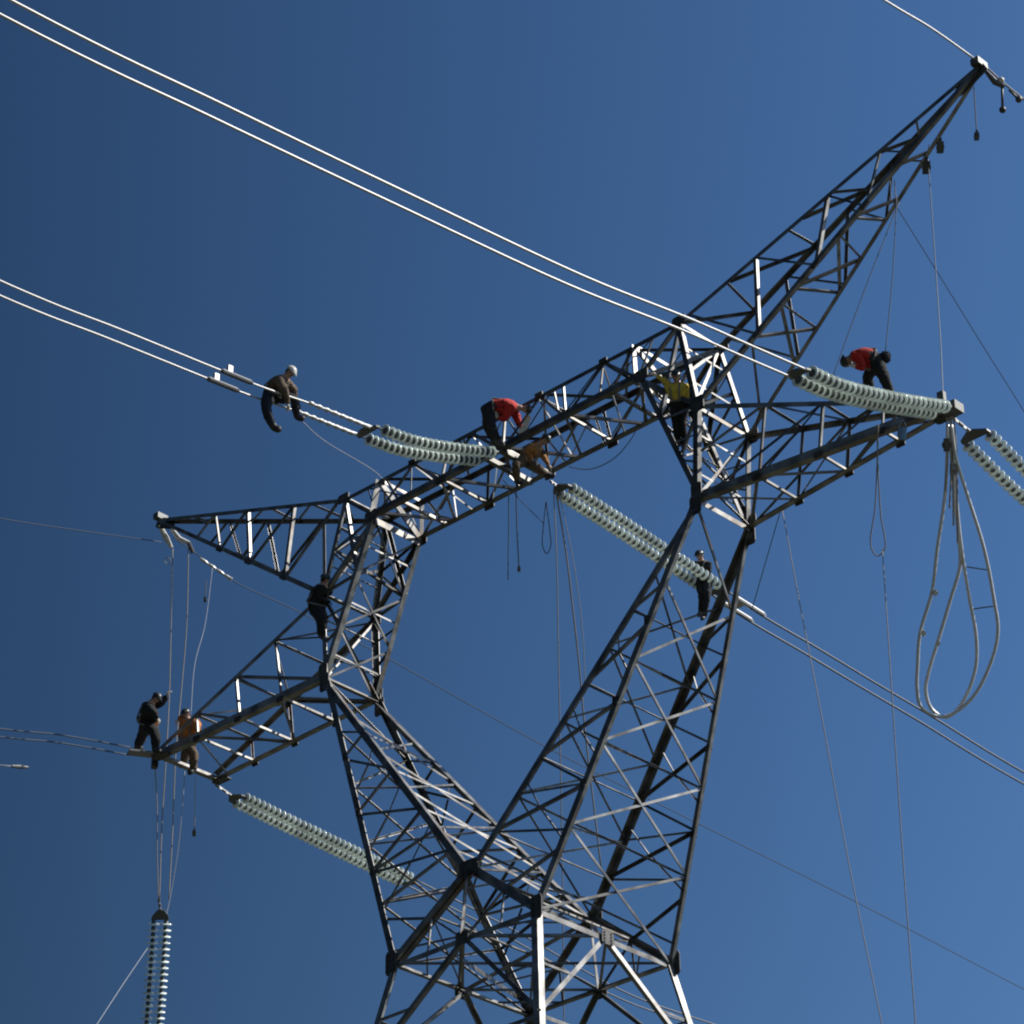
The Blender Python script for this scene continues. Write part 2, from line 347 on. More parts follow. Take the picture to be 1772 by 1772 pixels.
for i in range(14):
    for k in (-1, 1): brace(beam, (TB if i % 2 else NB)(k, i / 14), (NB if i % 2 else TB)(k, (i + 1) / 14), V * k, .042)
brace(beam, NB(-1, .5) - W * .1, NB(1, .5) - W * .1, -W, .16); brace(beam, NB(-1, .44) - W * .1, NB(1, .44) - W * .1, -W, .14)

# body below the waist down to the ground
GW = -ORG.z; FL = .19
def leg_pt(su, sv, w): k = NW[0] + FL * (NW[2] - w); return tw(su * k, sv * k, w)
body = part('tower_body', [(leg_pt(a, b, NW[2]), leg_pt(a, b, GW + .3), U * a, V * b, .2) for a in (-1, 1) for b in (-1, 1)])
lev = [NW[2], -5.6, -9.2, -14.2, -20.5, GW + .3]
for i, (w0, w1) in enumerate(zip(lev, lev[1:])):
    for fa in range(4):
        if fa < 2: p, q = (lambda w, s: leg_pt(s, (-1, 1)[fa], w)), V * (-1, 1)[fa]
        else: p, q = (lambda w, s: leg_pt((-1, 1)[fa - 2], s, w)), U * (-1, 1)[fa - 2]
        mid = lp(p(w0, -1), p(w0, 1), .5)
        sz = .13 if i == 0 else .1
        brace(body, p(w0, -1), mid, q, sz); brace(body, mid, p(w0, 1), q, sz)
        brace(body, mid, p(w1, -1), q, .12); brace(body, mid, p(w1, 1), q, .12, flip=True)
        brace(body, lp(mid, p(w1, -1), .5), lp(p(w0, -1), p(w1, -1), .5), q, .06); brace(body, lp(mid, p(w1, 1), .5), lp(p(w0, 1), p(w1, 1), .5), q, .06)
        if i < 2: gusset(body, mid, W, q, .4, .5, .02)
    if i < 2:
        mids = [tw(0, -1, 0), tw(1, 0, 0), tw(0, 1, 0), tw(-1, 0, 0)]
        k = NW[0] + FL * (NW[2] - w0)
        mm = [tw(0, -k, w0), tw(k, 0, w0), tw(0, k, w0), tw(-k, 0, w0)]
        for j in range(4): brace(body, mm[j], mm[(j + 1) % 4], -W, .075)
        if i == 0:
            brace(body, lp(mm[0], mm[3], .35), lp(leg_pt(-1, 1, w0), nd(NA, -1, 1), .06), U, .13)
            for j, s in ((1, 1), (3, -1)): brace(body, mm[j], nd(NK, 0, 1), U, .09); brace(body, mm[j], nd(NK, 0, -1), U, .07)
            brace(body, nd(NK, 0, -1), nd(NK, 0, 1), W, .12); brace(body, mm[0], nd(NK, 0, -1), V, .09); brace(body, mm[2], nd(NK, 0, 1), V, .09)
            for (a_, b_), (c_, d_) in (((-1, -1), (1, 1)), ((-1, 1), (1, -1))): brace(body, leg_pt(a_, b_, w0), leg_pt(c_, d_, w0), -W, .055)
            for sx in (-1, 1):
                for sy in (-1, 1):
                    K_, W_ = nd(NK, 0, sy), leg_pt(sx, sy, w0)
                    brace(body, lp(K_, W_, .5), mm[0 if sy < 0 else 2], V * sy, .05); brace(body, lp(K_, W_, .5), lp(mm[0 if sy < 0 else 2], W_, .5), V * sy, .042)
                    brace(body, lp(K_, W_, .5), lp(nd(NK, 0, -sy), leg_pt(sx, -sy, w0), .5), -W, .045)
                    brace(body, lp(K_, W_, .5), mm[1 if sx > 0 else 3], U * sx, .045)
                    brace(body, lp(mm[1 if sx > 0 else 3], W_, .5), lp(mm[0 if sy < 0 else 2], W_, .5), -W, .045)
            for s in (-1, 1): gusset(body, nd(NK, 0, s), W, V * s, .5, .75, .03)
for a in (-1, 1):
    for b in (-1, 1):
        bm = bmesh.new(); p = leg_pt(a, b, GW); box(bm, Vector((p.x, p.y, .2)), U, V, W, 1.2, 1.2, .5); obj('footing', bm, M['concrete'], tower)

# ------------------------------------------------------------------ insulator sets
def lathe_mesh(name, prof, k, mats):
    bm = bmesh.new(); rings = []
    for z, r, mi in prof:
        rings.append(([bm.verts.new((r * math.cos(2 * math.pi * j / k), r * math.sin(2 * math.pi * j / k), z)) for j in range(k)], mi))
    for (a, mi), (b, _) in zip(rings, rings[1:]):
        for j in range(k): fc = bm.faces.new((a[j], a[(j + 1) % k], b[(j + 1) % k], b[j])); fc.material_index = mi; fc.smooth = True
    bm.faces.new(rings[0][0][::-1]); bm.faces.new(rings[-1][0])
    me = bpy.data.meshes.new(name); bm.normal_update(); bm.to_mesh(me); bm.free()
    for m in mats: me.materials.append(m)
    return me
disc_me = lathe_mesh('disc', [(0, .026, 1), (.012, .05, 1), (.07, .055, 1), (.076, .062, 0), (.080, .09, 0), (.086, .128, 0), (.092, .138, 0), (.112, .138, 0), (.116, .128, 0), (.104, .108, 0), (.112, .095, 0), (.098, .08, 1), (.098, .05, 1), (.11, .022, 1), (.19, .018, 1)], 14, [M['glass'], M['cap']])
def along(pts, step):
    out, carry = [], 0.
    for a, b in zip(pts, pts[1:]):
        l = (b - a).length; t = carry
        while t < l: out.append((a + (b - a) * (t / l), (b - a).normalized())); t += step
        carry = t - l
    return out
def insulator_set(label, group, path, side, sep=.38, step=.172, near_link=None):
    """double string of glass discs between two yokes; path runs from the tower end outwards"""
    path = spline(path, 6)
    root = empty('insulator_set', path[0]); tag(root, label, 'insulators', group)
    d0 = (path[1] - path[0]).normalized(); d1 = (path[-1] - path[-2]).normalized()
    side = side.normalized()
    nrm = d0.cross(side)
    for k, (c, d) in enumerate(((path[0], d0), (path[-1], d1))):
        bm = bmesh.new(); sg = -1 if k == 0 else 1
        y = d.cross(side).normalized(); w = sep / 2
        pr = [(-w - .07, 0), (w + .07, 0), (w + .05, .1 * sg), (.08, .24 * sg), (-.08, .24 * sg), (-w - .05, .1 * sg)]
        if sg < 0: pr = pr[::-1]
        extrude(bm, pr, c - y * .02, c + y * .02, side, d); obj('yoke_plate', bm, M['cap'], root)
    for s in (-1, 1):
        pts = [p + side * (s * sep / 2) for p in path]
        bm = bmesh.new(); tube(bm, pts, .02, 6); st = obj('insulator_string', bm, M['cap'], root)
        for p, d in along(pts, step)[:-1]:
            o = bpy.data.objects.new('disc', disc_me); col.objects.link(o); o.parent = st
            q = d.to_track_quat('Z', 'Y'); o.matrix_basis = Matrix.Translation(p) @ q.to_matrix().to_4x4()
            o.matrix_parent_inverse = (root.matrix_basis).inverted() if False else Matrix.Identity(4)
    if near_link:
        bm = bmesh.new(); a, b = near_link, path[0] - d0 * .2
        n = 5
        for i in range(n):
            c0, c1 = lp(a, b, i / n), lp(a, b, (i + 1) / n); y = frame_of(b - a)[i % 2]
            box(bm, lp(c0, c1, .5), y, (b - a).normalized().cross(y), (b - a).normalized(), .07, .03, (c1 - c0).length * 1.15)
        obj('link_chain', bm, M['fitting'], root)
    return path
GI = 'double glass insulator strings of the line'
def px_u(pts, u): return [on_u(x, y, u) for x, y in pts]
nr = insulator_set('sagging double row of pale glass discs above the right crossarm, below the bending worker', GI, px_u([(1628, 710), (1530, 694), (1440, 672), (1386, 648)], 11.45), U, sep=.33, near_link=tw(11.45, -.12, 5.22))
nm = insulator_set('sagging double row of glass discs left of the bridge beam', GI, px_u([(842, 790), (780, 784), (700, 770), (640, 748)], 0), U, sep=.5, near_link=tw(0, -.82, 9.0))
fr_ = insulator_set('double row of glass discs beyond the right crossarm tip, at the frame edge', GI, px_u([(1690, 758), (1772, 838), (1860, 915), (1935, 978)], 11.45), U, sep=.54, near_link=tw(11.45, .1, 5.15))
fm = insulator_set('double row of glass discs slanting from the bridge middle behind the right leg', GI, px_u([(975, 848), (1060, 902), (1140, 955), (1236, 1019)], 0), U, near_link=tw(0, .82, 8.9))
fl_ = insulator_set('double row of glass discs slanting from the left crossarm to behind the left leg', GI, px_u([(412, 1383), (500, 1426), (600, 1474), (705, 1524)], -11.5), U, near_link=tw(-11.5, .96, 5.15))
hz = depth(tw(-11.5, -.9, 3.))
insulator_set('double string of glass discs hanging upright on ropes below the left crossarm', GI, [at_depth(277, 1592, hz), at_depth(271, 1680, hz), at_depth(264, 1772, hz), at_depth(255, 1890, hz)], rt, sep=.29, step=.15, near_link=at_depth(275, 1556, hz))

# ------------------------------------------------------------------ conductors and wires
def wire(name, pts, r, m, label, cat='cable', group=None, k=8, kk=8):
    bm = bmesh.new(); tube(bm, spline(pts, kk), r, k); o = obj(name, bm, m, None, True); return tag(o, label, cat, group)
def ext(pts, l, slope=0.):
    d = (pts[-1] - pts[-2]).normalized(); return list(pts) + [pts[-1] + d * l * .5 + W * slope * .5, pts[-1] + d * l + W * slope]
GC = 'conductors of the line'
def pair(path, endpt, m, labels, sep, r, sl=0., fit=True):
    out = []
    for s, lb in zip((1, -1), labels):
        pts = [endpt + U * s * sep / 2] + [p + U * s * sep / 2 for p in path]
        wire('conductor', ext(pts, 160, sl), r, m, lb, 'conductor', GC)
pair(px_u([(1300, 611), (1188, 562), (1000, 487), (690, 342), (380, 194), (10, 13)], 11.45), nr[-1], M['bright'],
     ['upper bright conductor running from the right insulators to the top left corner', 'lower bright conductor running from the right insulators to the top left corner'], .36, .024, 12)
pair(px_u([(545, 712), (440, 676), (375, 650), (200, 579), (0, 499)], 0), nm[-1], M['bright'],
     ['upper bright conductor under the sitting worker, leaving at the left edge', 'lower bright conductor under the sitting worker, leaving at the left edge'], .42, .022, 12)
pair(px_u([(1300, 1065), (1400, 1124), (1500, 1184), (1600, 1243), (1772, 1347)], 0), fm[-1], M['dull'],
     ['upper grey conductor from the middle insulators to the right edge', 'lower grey conductor from the middle insulators to the right edge'], .40, .026, 10)
pair(px_u([(870, 1608), (1065, 1717), (1190, 1764)], -11.5), fl_[-1], M['dull'],
     ['upper grey conductor passing low behind the tower body', 'lower grey conductor passing low behind the tower body'], .4, .022, 8)
pair(px_u([(2050, 1070), (2200, 1180)], 11.45), fr_[-1], M['dull'],
     ['upper grey conductor beyond the right insulators', 'lower grey conductor beyond the right insulators'], .4, .026, 10)
pl = px_u([(225, 1300), (100, 1278), (0, 1268)], -11.5)
for s, lb in ((1, 'upper thin wire running left from the left crossarm end'), (-1, 'lower thin wire running left from the left crossarm end')):
    wire('hauling_wire', ext([p + W * s * .09 + U * s * .03 for p in pl], 120, 6), .019, M['darkrope'], lb, 'wire')
wire('earth_wire', ext(px_u([(1684, 100), (1610, 48), (1530, 0)], 13.1), 120, 6), .024, M['bright'], 'pale earth wire from the top of the right peak up to the top frame edge', 'wire', 'earth wires')
wire('earth_wire', ext(px_u([(1698, 108), (1735, 142), (1772, 172)], 13.1), 120, 4), .022, M['dull'], 'short earth wire from the right peak out of the right frame edge', 'wire', 'earth wires')
wire('earth_wire', ext(px_u([(280, 938), (130, 917), (0, 897)], -13.1), 120, 4), .013, M['darkrope'], 'thin dark earth wire from the left peak to the left edge', 'wire', 'earth wires')
wire('earth_wire', ext(px_u([(300, 930), (345, 962), (400, 1003), (520, 1060), (690, 1150), (940, 1290), (1200, 1421), (1480, 1560), (1772, 1712)], -13.1), 100, 0), .014, M['darkrope'], 'long thin dark earth wire from the left peak passing behind the tower to lower right', 'wire', 'earth wires')
pw = px_u([(48, 1328), (20, 1326), (-60, 1318)], -11.5)
wc = empty('wire_clamp', pw[0]); tag(wc, 'small loose wire clamp floating at the left edge below the thin wires', 'clamp')
bm = bmesh.new(); tube(bm, [pw[0], lp(pw[0], pw[1], .5), pw[1]], [.03, .05, .035], 8); obj('clamp_body', bm, M['dull'], wc)
bm = bmesh.new(); tube(bm, ext(pw, 60), .014, 6); obj('tail_wire', bm, M['wire'], wc)
# compression sleeves (beaded dead-end fittings) beside the sitting worker
for s, lb in ((1, 'upper beaded fitting between sitting worker and greenish insulators'), (-1, 'lower beaded fitting between sitting worker and greenish insulators')):
    a = px_u([(522, 703), (628, 746)], 0); a = [p + U * s * .21 for p in a]; n = 33
    pts = [lp(a[0], a[1], i / (n - 1)) for i in range(n)]
    bm = bmesh.new(); tube(bm, pts, [.05 if i % 4 in (1, 2) else .03 for i in range(n)], 8)
    tag(obj('tension_fitting', bm, M['bright'], None, True), lb, 'fitting', 'tension fittings')
for x, y, s, lb in ((385, 641, 1, 'upper clamp on the conductor left of the sitting worker'), (390, 665, -1, 'lower clamp on the conductor left of the sitting worker')):
    c = on_u(386, 654, 0) + U * s * .21; d = (on_u(440, 676, 0) - on_u(386, 654, 0)).normalized()
    r0 = empty('conductor_clamp', c); tag(r0, lb, 'clamp', 'conductor clamps')
    bm = bmesh.new(); tube(bm, [c - d * .25, c - d * .2, c + d * .55, c + d * .62], [.035, .055, .055, .035], 8); obj('sleeve', bm, M['dull'], r0)
    bm = bmesh.new(); box(bm, c + W * .1, d, d.cross(W), W, .12, .05, .2); obj('bolt_lug', bm, M['fitting'], r0)
# fittings at far middle strings
c = on_u(1300, 1062, 0); d = (on_u(1350, 1093, 0) - c).normalized()
r0 = empty('dead_end_clamp', c); tag(r0, 'pale double dead-end clamp just right of the right leg', 'clamp')
for s in (-1, 1):
    bm = bmesh.new(); tube(bm, [c + U * s * .2 - d * .9, c + U * s * .2 - d * .8, c + U * s * .2 + d * .2, c + U * s * .2 + d * .3], [.03, .06, .06, .03], 8); obj('sleeve', bm, M['bright'], r0)
bm = bmesh.new(); box(bm, c - d * .5, U, U.cross(d), d, .5, .05, .16); obj('spacer_bar', bm, M['bright'], r0)

# ------------------------------------------------------------------ jumper loops at the right tip
zt = depth(tw(11.46, 0, 5.2))
loops = ([(1640, 735), (1636, 850), (1622, 950), (1613, 1023), (1592, 1097), (1588, 1151), (1587, 1191), (1594, 1223), (1624, 1240), (1652, 1233), (1687, 1202), (1718, 1137), (1727, 1090), (1720, 1037), (1703, 950), (1672, 850), (1654, 790), (1646, 735)],
         [(1642, 735), (1652, 860), (1661, 950), (1661, 981), (1645, 1037), (1624, 1107), (1608, 1160), (1602, 1195), (1613, 1228), (1636, 1241), (1654, 1231), (1676, 1195), (1689, 1151), (1689, 1099), (1678, 1037), (1664, 950), (1654, 850), (1648, 735)])
for l, lb, dz in zip(loops, ('wider of the two pale cable loops hanging from the right crossarm tip', 'narrower of the two pale cable loops hanging from the right crossarm tip'), (.0, .35)):
    n = len(l)
    wire('jumper_loop', [at_depth(x, y, zt + dz + .25 * math.sin(i / (n - 1) * math.pi)) for i, (x, y) in enumerate(l)], .035, M['loop'], lb, 'cable', 'jumper loops')
for (a, b), lb in ((((1673, 981), (1714, 987)), 'upper rod spacing the two cable loops'), (((1683, 1054), (1719, 1049)), 'lower rod spacing the two cable loops')):
    wire('spacer_rod', [at_depth(*a, zt + .5), at_depth(*lp(Vector((*a, 0)), Vector((*b, 0)), .5).xy, zt + .35), at_depth(*b, zt + .2)], .014, M['dull'], lb, 'spacer', 'loop spacers')
for (x, y), lb in (((1619, 1026), 'white clamp highest on the hanging cable loops'), ((1598, 1096), 'white clamp on the outer left side of the cable loops'), ((1623, 1113), 'white clamp on the inner left side of the cable loops')):
    bm = bmesh.new(); c = at_depth(x, y, zt + .1); box(bm, c, rt, up, fw, .09, .06, .06); tube(bm, [c - up * .06, c + up * .06], .03, 8)
    tag(obj('cable_clamp', bm, M['white']), lb, 'clamp', 'loop clamps')
# bundle of tackle under the tip
bm = bmesh.new()
for i in range(4): tube(bm, spline([at_depth(1638 + i * 4, 722, zt + .05 * i), at_depth(1640 + i * 4 + (i % 2) * 3, 780, zt + .05 * i), at_depth(1636 + i * 7, 850 + 30 * i, zt + .05 * i)], 6), .018, 6)
tk = empty('hoist_tackle', at_depth(1643, 722, zt)); tag(tk, 'bundle of slings and blocks hanging straight under the right crossarm tip', 'tackle')
obj('sling', bm, M['rope'], tk)
bm = bmesh.new(); c = at_depth(1638, 770, zt - .1); tube(bm, [c - fw * .05, c + fw * .05], .09, 14); box(bm, c, rt, fw, up, .1, .16, .26); obj('pulley_block', bm, M['plate'], tk)
bm = bmesh.new(); c = at_depth(1650, 812, zt + .1); tube(bm, [c - rt * .04, c + rt * .04], .08, 14); box(bm, c, fw, rt, up, .08, .14, .24); obj('pulley_block', bm, M['fitting'], tk)
bm = bmesh.new(); c = at_depth(1632, 694, zt); box(bm, c, U, V, W, .1, .1, .42); box(bm, c + W * .18 - U * .05, U, V, W, .14, .05, .12); box(bm, at_depth(1648, 708, zt), U, V, W, .34, .3, .2)
tag(obj('tip_bracket', bm, M['cap']), 'dark upright bracket on the end of the right crossarm', 'bracket')

# ------------------------------------------------------------------ ropes
def rope(pts, z0, r, m, label, z1=None, ground=False, group='ropes of the workers'):
    n = len(pts); P = [at_depth(x, y, z0 + ((z1 if z1 is not None else z0) - z0) * i / (n - 1)) for i, (x, y) in enumerate(pts)]
    if ground:
        d = P[-1] - P[-2]; P.append(P[-1] + d * (P[-1].z / max(.1, -d.z)))
    return wire('rope', P, r, m, label, 'rope', group, 6)
zP = depth(tw(12, 0, 12)); zB = depth(tw(0, .8, 9)); zL = depth(tw(-13, 0, 13)); zl = depth(tw(-11.5, 0, 5.2))
rope([(1606, 276), (1620, 480), (1628, 600), (1632, 690)], zP, .011, M['palerope'], 'thin pale rope from the right peak down to the right crossarm tip', zt)
rope([(1556, 350), (1520, 440), (1480, 545), (1440, 655)], zP, .011, M['darkrope'], 'thin dark rope slanting left from the right peak to the insulators', zt)
rope([(1552, 340), (1545, 470), (1532, 612)], zP, .010, M['darkrope'], 'thin dark rope from the right peak to the bending worker', zt)
rope([(1544, 346), (1640, 500), (1705, 605), (1772, 712), (1900, 930)], zP, .010, M['darkrope'], 'thin dark rope curving from the right peak to the right frame edge', zP + 2, True)
for dx in (0, 8): rope([(1540 + dx, 312), (1541 + dx, 330), (1543 + dx, 352)], zP, .012, M['palerope'], ('left' if dx == 0 else 'right') + ' short pale rope end dangling inside the right peak')
rope([(1354, 884), (1385, 1050), (1420, 1230), (1470, 1500), (1526, 1772)], zt + 1, .009, M['rope'], 'long pale rope from under the right crossarm base to the lower right', zt - 8, True)
rope([(1350, 886), (1330, 955), (1301, 1056)], zt + 1, .010, M['darkrope'], 'short dark rope from the crossarm underside to the dead-end clamp', zt + 3)
rope([(1520, 735), (1518, 800), (1514, 880), (1507, 945), (1518, 962), (1531, 950), (1524, 890), (1519, 800), (1518, 735)], zt, .013, M['rope'], 'brown rope loop hanging from the middle of the right crossarm')
rope([(1527, 950), (1540, 1150), (1560, 1450), (1584, 1772)], zt, .010, M['rope'], 'long brown rope hanging from the rope loop to the bottom edge', zt - 6, True)
rope([(880, 838), (880, 920), (879, 1004)], zB, .011, M['darkrope'], 'left dark rope end hanging under the bridge beam')
rope([(893, 832), (894, 900), (898, 982)], zB, .013, M['darkrope'], 'right dark rope end with a knot hanging under the bridge beam')
rope([(945, 868), (940, 915), (939, 945), (946, 958), (953, 945), (951, 915), (945, 868)], zB, .012, M['darkrope'], 'coiled dark rope loop hanging below the bridge middle')
rope([(958, 850), (963, 960), (966, 1110), (969, 1275), (973, 1500), (976, 1772)], zB, .012, M['rope'], 'left brown rope of the pair hanging through the tower window', zB - 3, True)
rope([(962, 850), (980, 960), (992, 1060), (1002, 1150), (1012, 1260), (1040, 1500)], zB, .018, M['rope'], 'thicker knotted rope hanging right of the pair in the tower window', zB + 1)
rope([(968, 855), (992, 970), (1008, 1090), (1013, 1200)], zB, .010, M['palerope'], 'thin pale rope beside the thicker knotted rope')
rope([(985, 808), (1020, 812), (1060, 795), (1090, 763), (1106, 735)], zB, .012, M['darkrope'], 'dark rope sagging below the right half of the bridge beam')
rope([(870, 830), (900, 865), (940, 905)], zB, .009, M['darkrope'], 'thin dark rope slanting below the bridge beam to the coil')
rope([(522, 728), (560, 762), (640, 810), (662, 828)], depth(tw(0, -1, 9)), .011, M['palerope'], 'thin pale rope from the sitting worker down to the left of the bridge', depth(tw(-4, -.7, 10)))
for dx, lb in ((0, 'left rope hanging from the left peak to the crossarm end'), (27, 'right rope hanging from the left peak to the crossarm end')):
    rope([(299 + dx, 950), (296 + dx, 1080), (293 + dx * .75, 1200), (288 + dx * .6, 1300), (280 + dx * .7, 1430), (276 + dx * .6, 1556)], zL, .014, M['rope'], lb, hz)
rope([(368, 980), (355, 1080), (337, 1150), (330, 1240)], zL, .008, M['palerope'], 'thin pale rope right of the two ropes under the left peak', zl)
rope([(268, 1320), (272, 1400), (272, 1480), (274, 1556)], zl - .2, .012, M['rope'], 'brown rope from the left crossarm end to the hanging insulators', hz)
rope([(320, 1335), (316, 1390), (308, 1470), (296, 1545), (286, 1592)], zl + .2, .009, M['palerope'], 'thin pale rope slanting to the top of the hanging insulators', hz)
rope([(338, 1345), (337, 1390), (336, 1440)], zl + .3, .008, M['palerope'], 'short thin rope with a small block below the second crossarm worker')
rope([(264, 1628), (215, 1700), (168, 1772), (110, 1860)], hz, .009, M['palerope'], 'pale tag rope pulling the hanging insulators down to the lower left', hz - 6, True)

# hanging blocks and weights
def block(x, y, z, label, s=1., stem=None, m='plate'):
    c = at_depth(x, y, z); r0 = empty('pulley_block', c); tag(r0, label, 'pulley', 'blocks and weights on the ropes')
    bm = bmesh.new(); tube(bm, [c - fw * .05 * s, c + fw * .05 * s], .085 * s, 14); obj('wheel', bm, M['fitting'], r0)
    bm = bmesh.new()
    for k in (-1, 1): box(bm, c + fw * k * .065 * s, rt, up, fw, .13 * s, .24 * s, .02)
    box(bm, c + up * .15 * s, rt, up, fw, .06 * s, .1 * s, .06 * s); obj('cheek', bm, M[m], r0)
    if stem: bm = bmesh.new(); tube(bm, [c + up * .16 * s, at_depth(*stem, z)], .012, 6); obj('hanger', bm, M['rope'], r0)
block(1627, 255, zP, 'upper dark block under the right peak chord', 1., (1622, 238))
block(1603, 290, zP, 'lower dark block hanging in the right peak', 1.1, (1608, 250))
block(1690, 236, zP, 'small weight dangling on a line below the right peak tip', .7, (1685, 150))
block(355, 1038, zL, 'tiny block on the thin rope under the left peak', .5, (357, 1005))
block(336, 1442, zl + .3, 'tiny block hanging below the second crossarm worker', .6, (337, 1415))
block(850 + 48, 985, zB, 'small hook block at the end of the dark rope under the bridge', .5, (897, 960))
zz = depth(tw(13.1, .4, 13))
rr = empty('suspension_clamp', at_depth(1722, 142, zz)); tag(rr, 'pale suspension clamp with two dark weights right of the right peak tip', 'clamp')
bm = bmesh.new(); tube(bm, [at_depth(1700, 116, zz), at_depth(1722, 142, zz), at_depth(1738, 150, zz)], [.03, .07, .05], 8); obj('clamp_body', bm, M['plate'], rr)
bm = bmesh.new(); ball(bm, at_depth(1732, 139, zz), .075); obj('pale_cap', bm, M['white'], rr, True)
for a, b in (((1734, 150), (1735, 190)), ((1746, 155), (1763, 172))):
    bm = bmesh.new(); tube(bm, [at_depth(*a, zz), at_depth(*b, zz)], .028, 8); ball(bm, at_depth(*b, zz), .075); obj('damper_weight', bm, M['plate'], rr, True)
zz = zL
rr = empty('earth_wire_fitting', at_depth(290, 930, zz)); tag(rr, 'grey chain of fittings at the left peak tip with a pale turnbuckle', 'fitting')
bm = bmesh.new()
tube(bm, [at_depth(276, 908, zz), at_depth(287, 930, zz), at_depth(297, 948, zz)], [.05, .08, .045], 8); tube(bm, [at_depth(297, 915, zz), at_depth(310, 932, zz), at_depth(328, 940, zz)], [.05, .07, .05], 8); obj('shackle', bm, M['pale_grey'], rr)
bm = bmesh.new(); tube(bm, [at_depth(326, 938, zz), at_depth(334, 957, zz)], .055, 8); obj('turnbuckle', bm, M['plate'], rr)
bm = bmesh.new(); n = 12; A_, B_ = at_depth(346, 966, zz), at_depth(401, 1003, zz); tube(bm, [lp(A_, B_, i / n) for i in range(n + 1)], [.045 if i % 3 else .025 for i in range(n)] + [.06], 8); obj('tension_rod', bm, M['bright'], rr)
bm = bmesh.new(); c = at_depth(290, 970, zz); tube(bm, [c + (rt * math.cos(t * .5236) + up * math.sin(t * .5236)) * .08 for t in range(13)], .014, 6); obj('ring', bm, M['palerope'], rr)
# work plank and fittings at the left crossarm end
c = at_depth(250, 1302, zl - .4); r0 = empty('work_platform', c); tag(r0, 'narrow work plank under the feet of the worker at the left crossarm end', 'plank')
bm = bmesh.new(); a, b = at_depth(222, 1301, zl - .5), at_depth(285, 1308, zl - .2); d = (b - a).normalized(); box(bm, lp(a, b, .5), d, W.cross(d).normalized(), W, (b - a).length, .3, .05); obj('plank', bm, M['fitting'], r0)
bm = bmesh.new(); box(bm, at_depth(268, 1318, zl - .3), d, W.cross(d).normalized(), W, .14, .16, .34); obj('hook_bracket', bm, M['plate'], r0)
# pale slab as a sunlit brace by the red worker, sunlight in its colour
bm = bmesh.new(); zb = depth(tw(.6, -.8, 9.6)); q = [at_depth(914, 718, zb), at_depth(920, 722, zb), at_depth(905, 758, zb), at_depth(890, 760, zb)]
A = [bm.verts.new(p) for p in q]; B = [bm.verts.new(p + fw * .06) for p in q]
bm.faces.new(A); bm.faces.new(B[::-1])
for i in range(4): bm.faces.new((A[i], B[i], B[(i + 1) % 4], A[(i + 1) % 4]))
tag(obj('sunlit_brace', bm, M['pale_grey']), 'pale sunlit bracing bar beside the red worker on the bridge', 'bag')
# blue tool pouch on the right arm
c = at_depth(1562, 750, zt); r0 = empty('tool_bucket', c); tag(r0, 'small pale blue tool bucket hanging under the right crossarm', 'bucket')
bm = bmesh.new(); tube(bm, [c - up * .12, c + up * .12], [.07, .09], 12); obj('bucket_body', bm, mat('blue_plastic', (.12, .28, .5), .5), r0)
bm = bmesh.new(); tube(bm, spline([c + up * .12 - rt * .08, c + up * .26, c + up * .12 + rt * .08], 6), .01, 6); obj('handle', bm, M['palerope'], r0)

# ------------------------------------------------------------------ people
def add_hand(bm, wrist, d, n, mi):
    d = d.normalized(); s = d.cross(n).normalized(); n = s.cross(d)
    pal = wrist + d * .05
    box_v = len(bm.verts)
    tube(bm, [wrist, wrist + d * .03, wrist + d * .085], [.03, .042, .038], 8, mi=mi)
    for i, l in enumerate((.07, .08, .075, .058)):
        b = wrist + d * .08 + s * (.03 - i * .02)
        tube(bm, [b, b + d * l * .45 - n * .008, b + d * l * .7 - n * .032, b + d * l * .72 - n * .055], [.011, .0105, .01, .008], 6, mi=mi)
    t = wrist + d * .03 + s * .034
    tube(bm, [t, t + s * .028 + d * .025, t + s * .03 + d * .055 - n * .02], [.013, .012, .009], 6, mi=mi)
def add_head(bm, c, upv, face, mi_skin, mi_hair, mi_eye):
    upv = upv.normalized(); face = (face - upv * face.dot(upv)).normalized(); sd_ = upv.cross(face)
    g = bmesh.ops.create_uvsphere(bm, u_segments=18, v_segments=12, radius=1)
    for v in g['verts']:
        x, y, z = v.co
        f = y if y > 0 else y * 1.05
        wd_ = .082 * (1 - .18 * max(0, -z)); 
        v.co = c + sd_ * (x * wd_) + face * (f * .1) + upv * (z * .124)
    for f in set(f for v in g['verts'] for f in v.link_faces):
        p = f.calc_center_median() - c
        f.material_index = mi_hair if (p.dot(upv) > .035 or (p.dot(face) < -.02 and p.dot(upv) > -.07)) else mi_skin
    tube(bm, [c + face * .085 + upv * .02, c + face * .115 - upv * .018, c + face * .09 - upv * .03], [.009, .016, .01], 6, mi=mi_skin)
    tube(bm, [c + face * .086 - upv * .06 - sd_ * .024, c + face * .091 - upv * .062, c + face * .086 - upv * .06 + sd_ * .024], .007, 6, mi=mi_eye)
    for k in (-1, 1):
        ball(bm, c + face * .082 + sd_ * k * .03 + upv * .012, .011, mi_eye, seg=8)
        tube(bm, [c + sd_ * k * .072 + upv * .025, c + sd_ * k * .086, c + sd_ * k * .074 - upv * .03], [.01, .016, .009], 6, mi=mi_skin)
